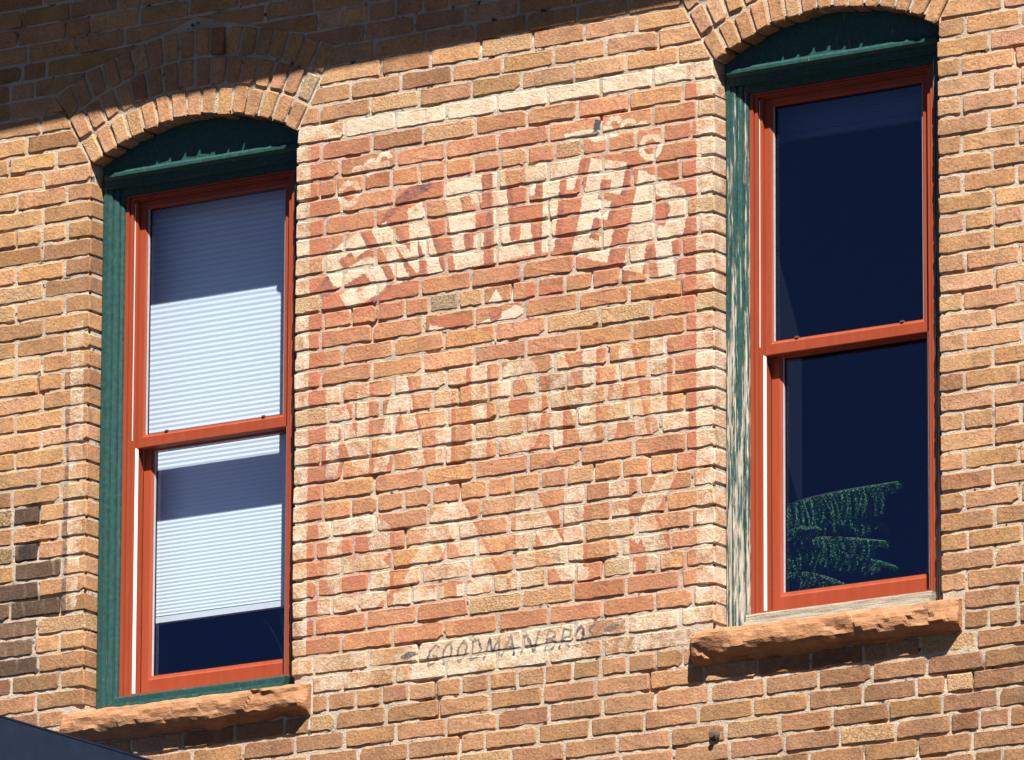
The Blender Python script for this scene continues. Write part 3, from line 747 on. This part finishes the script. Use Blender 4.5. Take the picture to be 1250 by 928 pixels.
def window(xm, green, sub, label, seed):
    w = empty('sash_window', (xm, 0, ZO + SILL_B)); w['label'] = label; w['category'] = 'window'; w['kind'] = 'thing'
    off = (0, 0, -SILL_B)
    B = lambda mb, name, mat, par=w, sm=False: mb.build(name, mat, par, sm, off if par is w else (0, 0, 0))
    # moulded casings, left and right
    for s in (-1, 1):
        pr = [(HW-.001, .235), (HW-.001, .071), (.430, .068), (.416, .068), (.4135, .074), (.411, .070), (.398, .074), (.395, .083), (.392, .080), (.378, .086), (.375, .095), (.371, .092), (.362, .098), (.360, .106), (.360, .235)]
        pr = [(s * x, y) for x, y in pr]
        B(MB().extrude_z(pr, CASE_B, SPR + .03), 'casing', green)
    # arched head board
    K = 28; top = []
    for k in range(K + 1):
        x = -HW + .002 + (2 * HW - .004) * k / K
        top.append((x, arch_low(xm + x, xm) + .006))
    hb = MB(); n = K + 1
    lowz = .93
    vv = [(x, .0662, z) for x, z in top] + [(x, .0662, lowz) for x, z in top] + [(x, .30, z) for x, z in top] + [(x, .30, lowz) for x, z in top]
    ff = []
    for k in range(K):
        ff += [(n+k, n+k+1, k+1, k), (2*n+k, 2*n+k+1, 3*n+k+1, 3*n+k), (k, k+1, 2*n+k+1, 2*n+k), (n+k, 3*n+k, 3*n+k+1, n+k+1)]
    hb.add(vv, ff); head = B(hb, 'head_board', M_GREEN_H)
    # bead and band across the head
    pr = [(.25, .992), (.0655, .992), (.0645, .986), (.062, .989), (.050, .986), (.041, .976), (.041, .966), (.050, .957), (.0625, .953), (.0625, .938), (.090, .934), (.098, .928), (.098, .906), (.25, .906)]
    B(MB().extrude_x(pr, -.412, .412), 'head_bead', M_GREEN_H)
    # red outer frame, stepped
    fr = MB()
    fr.ring(-.3595, .3595, -.905, .905, [(0, .234), (0, .105), (.33, .105), (.33, .115), (.42, .115), (.42, .111), (.72, .111), (.72, .125), (1, .125), (1, .178)], .038, .038, .017, .018)
    frame = B(fr, 'outer_frame', M_RED)
    # white track liner, seen below the meeting rail and as a thin line above it
    for s in (-1, 1):
        ln = MB(); a, b = sorted((s * .3213, s * .3190)); ln.box(a, b, .127, .144, -.886, -.008); B(ln, 'track_liner', M_WHITE)
    for s in (-1, 1):
        ln = MB(); a, b = sorted((s * .3330, s * .3312)); ln.box(a, b, .1215, .1248, .02, .88); B(ln, 'weather_strip', M_WHITE)
    def sash(name, z0, z1, y, ws, wb, wt):
        m_ = MB(); hw = .3215
        m_.ring(-hw, hw, z0, z1, [(0, y + .038), (0, y + .001), (.05, y), (.78, y), (.86, y + .004), (1, y + .007), (1, y + .026)], ws, ws, wb, wt)
        sa = B(m_, name, M_RED)
        gx_, gb, gt = hw - ws, z0 + wb, z1 - wt
        for sd in (-1, 1):
            a_, b_ = sorted((sd * (gx_ - .0002), sd * (gx_ - .003))); B(MB().box(a_, b_, y + .009, y + .0165, gb + .0002, gt - .0002), 'glazing_bead', M_GREY, sa)
        gk = MB().ring(-gx_ + .0035, gx_ - .0035, gb + .003, gt - .003, [(0, y + .0175), (1, y + .0175), (1, y + .0215)], .0022, .0022, .002, .002); B(gk, 'gasket', M_BLACK, sa)
        B(MB().box(-gx_ + .001, gx_ - .001, y + .021, y + .025, gb + .001, gt - .001), 'pane', M_GLASS, sa)
        return sa, gx_, gb
    up, gxx, gb = sash('upper_sash', -.006, .887, .139, .029, .047, .026)
    for x in (-.2, .21):
        B(MB().box(x - .006, x + .006, .140, .152, gb + .0002, gb + .006), 'clip', M_IRON, up)
    for s in (-1, 1):
        a, b = sorted((s * .402, s * .434)); B(MB().box(a, b, .2365, .298, -.95, .905), 'inner_jamb', M_BLACK)
    lo, gxx, gb = sash('lower_sash', -.888, .035, .180, .040, .070, .045)
    # timber sub-sill
    pr = [(.30, -.906), (.074, -.906), (.071, -.912), (.071, -.930), (.058, -.934), (.055, -.952), (.30, -.957)]
    B(MB().extrude_x(pr, -.359, .359), 'sub_sill', sub)
    if sub is M_WOOD: w.children[-1]['label'] = 'bare grey weathered timber sub-sill'
    rough_sill(xm, seed, w)
    # inner lining that carries the blind and the ledge
    li = MB().ring(-.45, .45, -1.0, .97, [(0, .32), (0, .50), (1, .50), (1, .30)],   .055, .055, .075, .06)
    B(li, 'inner_lining', M_ROOM)
    return w
wl = window(WIN[0], M_GREEN_A, M_GREEN_A, 'red sash window in sound green casing with a white pleated blind half down', 2.0)
wr = window(WIN[1], M_GREEN_B, M_WOOD, 'red sash window in peeling green casing with dark panes and a plant inside', 9.0)

# rooms behind the glass
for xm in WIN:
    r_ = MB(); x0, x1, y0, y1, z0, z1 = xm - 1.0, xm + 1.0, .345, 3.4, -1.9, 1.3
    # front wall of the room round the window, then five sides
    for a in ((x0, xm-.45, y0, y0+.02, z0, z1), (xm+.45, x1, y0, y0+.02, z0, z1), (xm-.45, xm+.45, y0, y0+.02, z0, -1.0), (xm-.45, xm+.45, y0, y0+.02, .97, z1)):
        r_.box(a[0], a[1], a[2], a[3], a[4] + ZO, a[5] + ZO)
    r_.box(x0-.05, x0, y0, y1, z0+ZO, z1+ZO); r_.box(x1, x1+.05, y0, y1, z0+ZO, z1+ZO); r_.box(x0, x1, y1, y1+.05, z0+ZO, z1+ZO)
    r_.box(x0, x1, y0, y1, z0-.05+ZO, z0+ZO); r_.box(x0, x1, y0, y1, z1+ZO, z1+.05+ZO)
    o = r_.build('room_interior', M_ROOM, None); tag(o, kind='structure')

# ------------------------------------------------------------------ blinds
def blind(xm, zbot, label, pitch0, pitch1, fab, rail, loc_top=.91):
    b = empty('pleated_blind', (xm, .277, ZO + zbot)); tag(b, label, 'blind')
    off = (0, -.277, -zbot)
    MB().box(-.388, .388, .268, .300, .885, loc_top).build('headrail', rail, b, False, off)
    z = .885; prof = []; k = 0
    while z > zbot + .022:
        t = (.885 - z) / 1.5
        p = pitch0 + (pitch1 - pitch0) * min(1, t) ** 1.3
        prof.append((.268 if k % 2 else .2692, z)); z -= p / 2; k += 1
    n = len(prof)
    v = [(-.386, y, z) for y, z in prof] + [(.386, y, z) for y, z in prof] + [(-.386, y + .012, z) for y, z in prof] + [(.386, y + .012, z) for y, z in prof]
    f = [(i, n + i, n + i + 1, i + 1) for i in range(n - 1)] + [(2*n + i + 1, 3*n + i + 1, 3*n + i, 2*n + i) for i in range(n - 1)]
    mesh_obj('pleats', v, f, fab, b, False, off)
    MB().box(-.386, .386, .267, .290, zbot, zbot + .021).build('bottom_rail', rail, b, False, off)
    return b
blind(WIN[0], -.61, 'white pleated blind lowered most of the way behind the window', .0205, .0125, M_BLIND, M_WHITE)
blind(WIN[1], .772, 'pleated blind, shade put into its blue colour, drawn up to the top of the window above the plant', .009, .009, M_BLIND2, M_BLIND2)

# ------------------------------------------------------------------ plants behind the panes
def pot(parent, y, z, r, h):
    v, f = [], []; K = 18
    prof = [(0, 0), (.72 * r, 0), (.95 * r, h * .8), (1.08 * r, h * .8), (1.08 * r, h), (.92 * r, h), (.88 * r, h * .88), (0, h * .88)]
    for rr, zz in prof:
        v += [(rr * math.cos(6.2832 * k / K), rr * math.sin(6.2832 * k / K), zz) for k in range(K)]
    for i in range(len(prof) - 1):
        for k in range(K): f.append((i*K+k, i*K+(k+1) % K, (i+1)*K+(k+1) % K, (i+1)*K+k))
    return mesh_obj('pot', v, f, M_CLAY, parent, True)

LEDGE = -.925
pl = empty('potted_conifer', (.80, .40, ZO + LEDGE)); tag(pl, 'green conifer houseplant with drooping fronds behind the lower pane', 'plant')
pot(pl, 0, 0, .072, .11)
MB().tube([(0, 0, .09), (.002, .004, .3), (-.004, .01, .45), (0, .0, .49)], [.008, .007, .004, .002]).build('stem', M_BARK, pl, True)
pr_ = random.Random(5)
def frond(p0, p1, arch, nl, ln0, tip_up):
    fm = MB(); tw = MB(); p0, p1 = Vector(p0), Vector(p1)
    pts = []
    for i in range(13):
        t = i / 12; p = p0.lerp(p1, t); p.z += arch * math.sin(math.pi * t ** .8); pts.append(p)
    tw.tube(pts, [.0035 * (1 - .7 * i / 12) for i in range(13)], 5)
    for i in range(nl):
        t = (i + .5) / nl; k = t * 12; a = pts[int(k)].lerp(pts[min(12, int(k) + 1)], k % 1)
        L = ln0 * (1 - .45 * t) * pr_.uniform(.75, 1.15)
        if t > .86: L *= .35
        dirn = Vector((pr_.uniform(-.05, .42), pr_.uniform(-.35, .35), -1)).normalized()
        q_ = []
        for j in range(9):
            s = j / 8; q_.append(a + dirn * L * s + Vector((.012 * math.sin(3 * s), 0, 0)))
        tw.tube(q_[::2], .0009, 4); fm.tube(q_, [.0026 * (1 - .6 * j / 8) for j in range(9)], 5)
        for j in range(34):
            s = (j + .5) / 34; c0 = q_[int(s * 8)].lerp(q_[min(8, int(s * 8) + 1)], (s * 8) % 1)
            for m in range(4):
                an = pr_.uniform(0, 6.28); up = pr_.uniform(-.8, -.1)
                dd = Vector((math.cos(an), math.sin(an), up)).normalized(); nl_ = .0135 * (1 - .4 * s) * pr_.uniform(.7, 1.2)
                sd = dd.cross(Vector((0, 0, 1))).normalized() * .0025
                fm.add([c0 - sd, c0 + sd, c0 + dd * nl_ + sd * .3, c0 + dd * nl_ - sd * .3], [(0, 1, 2, 3)])
    fr = fm.build('frond', M_LEAF, pl, fix=False); tw.build('twig', M_BARK, fr, True)
zf = -LEDGE
frond((0, 0, -.470 + zf), (.525, -.07, -.452 + zf), .012, 70, .165, 0)
frond((0, 0, -.50 + zf), (.40, .06, -.56 + zf), .03, 40, .10, 0)
frond((0, 0, -.60 + zf), (.47, -.06, -.648 + zf), .024, 54, .12, 0)
frond((0, 0, -.58 + zf), (.22, -.08, -.575 + zf), .02, 16, .05, 0)
frond((0, 0, -.66 + zf), (.50, -.05, -.735 + zf), .05, 54, .085, 0)
frond((0, 0, -.72 + zf), (.36, -.07, -.80 + zf), .04, 22, .07, 0)
frond((0, 0, -.56 + zf), (-.2, .05, -.62 + zf), .02, 12, .08, 0)

sp = empty('strap_leaf_plant', (WIN[0] + .165, .38, ZO + LEDGE)); tag(sp, 'thin strap leaved houseplant below the half drawn blind', 'plant')
pot(sp, 0, 0, .05, .09)
for ax, ay, L, lean in ((.05, -.3, .36, .10), (-.06, -.2, .34, -.10), (.12, .1, .30, .16), (-.25, -.2, .26, -.26), (-.02, -.4, .24, .02), (.2, .0, .22, .20)):
    m_ = MB(); pts = []
    for i in range(9):
        t = i / 8; w_ = .0055 * math.sin(math.pi * (.12 + .86 * t)) + .0006
        c0 = Vector((.01 * ax + lean * L * t * t * 1.4, ay * .12 * t, .075 + L * t - .10 * abs(lean) * t * t))
        pts.append((c0 + Vector((w_, 0, 0)), c0 + Vector((0, -.0018, 0)), c0 - Vector((w_, 0, 0)), c0 + Vector((0, .0018, 0))))
    v = [p for r4 in pts for p in r4]
    f = [(i*4+k, i*4+(k+1) % 4, (i+1)*4+(k+1) % 4, (i+1)*4+k) for i in range(8) for k in range(4)]
    mesh_obj('leaf', v, f, M_LEAF2, sp, True)

# ------------------------------------------------------------------ canopy at the lower left, iron anchor
cn = empty('metal_canopy', (-1.424, 0, ZO - 1.33)); tag(cn, 'dark navy sheet metal canopy edge projecting from the wall below the blind window', 'canopy')
MB().box(-.016, 0, -1.75, -.006, 0.0, .144).build('side_fascia', M_NAVY, cn)
MB().box(-.030, .0015, -1.752, -.004, .1445, .150).build('drip_edge', M_NAVY, cn)
MB().box(-.022, .002, -1.752, -.004, -.010, -.0005).build('lower_lip', M_NAVY, cn)
MB().box(-2.6, -.031, -1.75, -.006, .128, .146).build('roof_sheet', M_NAVY, cn)
MB().box(-2.6, -.0165, -1.75, -1.735, 0.0, .127).build('front_fascia', M_NAVY, cn)
for x in (-.5, -1.3, -2.1): MB().box(x - .025, x + .025, -1.734, -.006, .02, .126).build('joist', M_IRON, cn)
an = empty('wall_anchor', (.81, -.004, ZO - 1.322)); tag(an, 'small rusty iron anchor bolt set in the brickwork below the sill', 'bolt')
v, f = [], []
for rr, yy in ((.020, .004), (.019, -.004), (.012, -.009), (.010, -.0092), (.010, -.020), (.0, -.021)):
    v += [(rr * math.cos(6.2832 * k / 12), yy, rr * math.sin(6.2832 * k / 12)) for k in range(12)]
for i in range(5):
    for k in range(12): f.append((i*12+k, i*12+(k+1) % 12, (i+1)*12+(k+1) % 12, (i+1)*12+k))
mesh_obj('bolt_head', v, f, M_IRON, an)
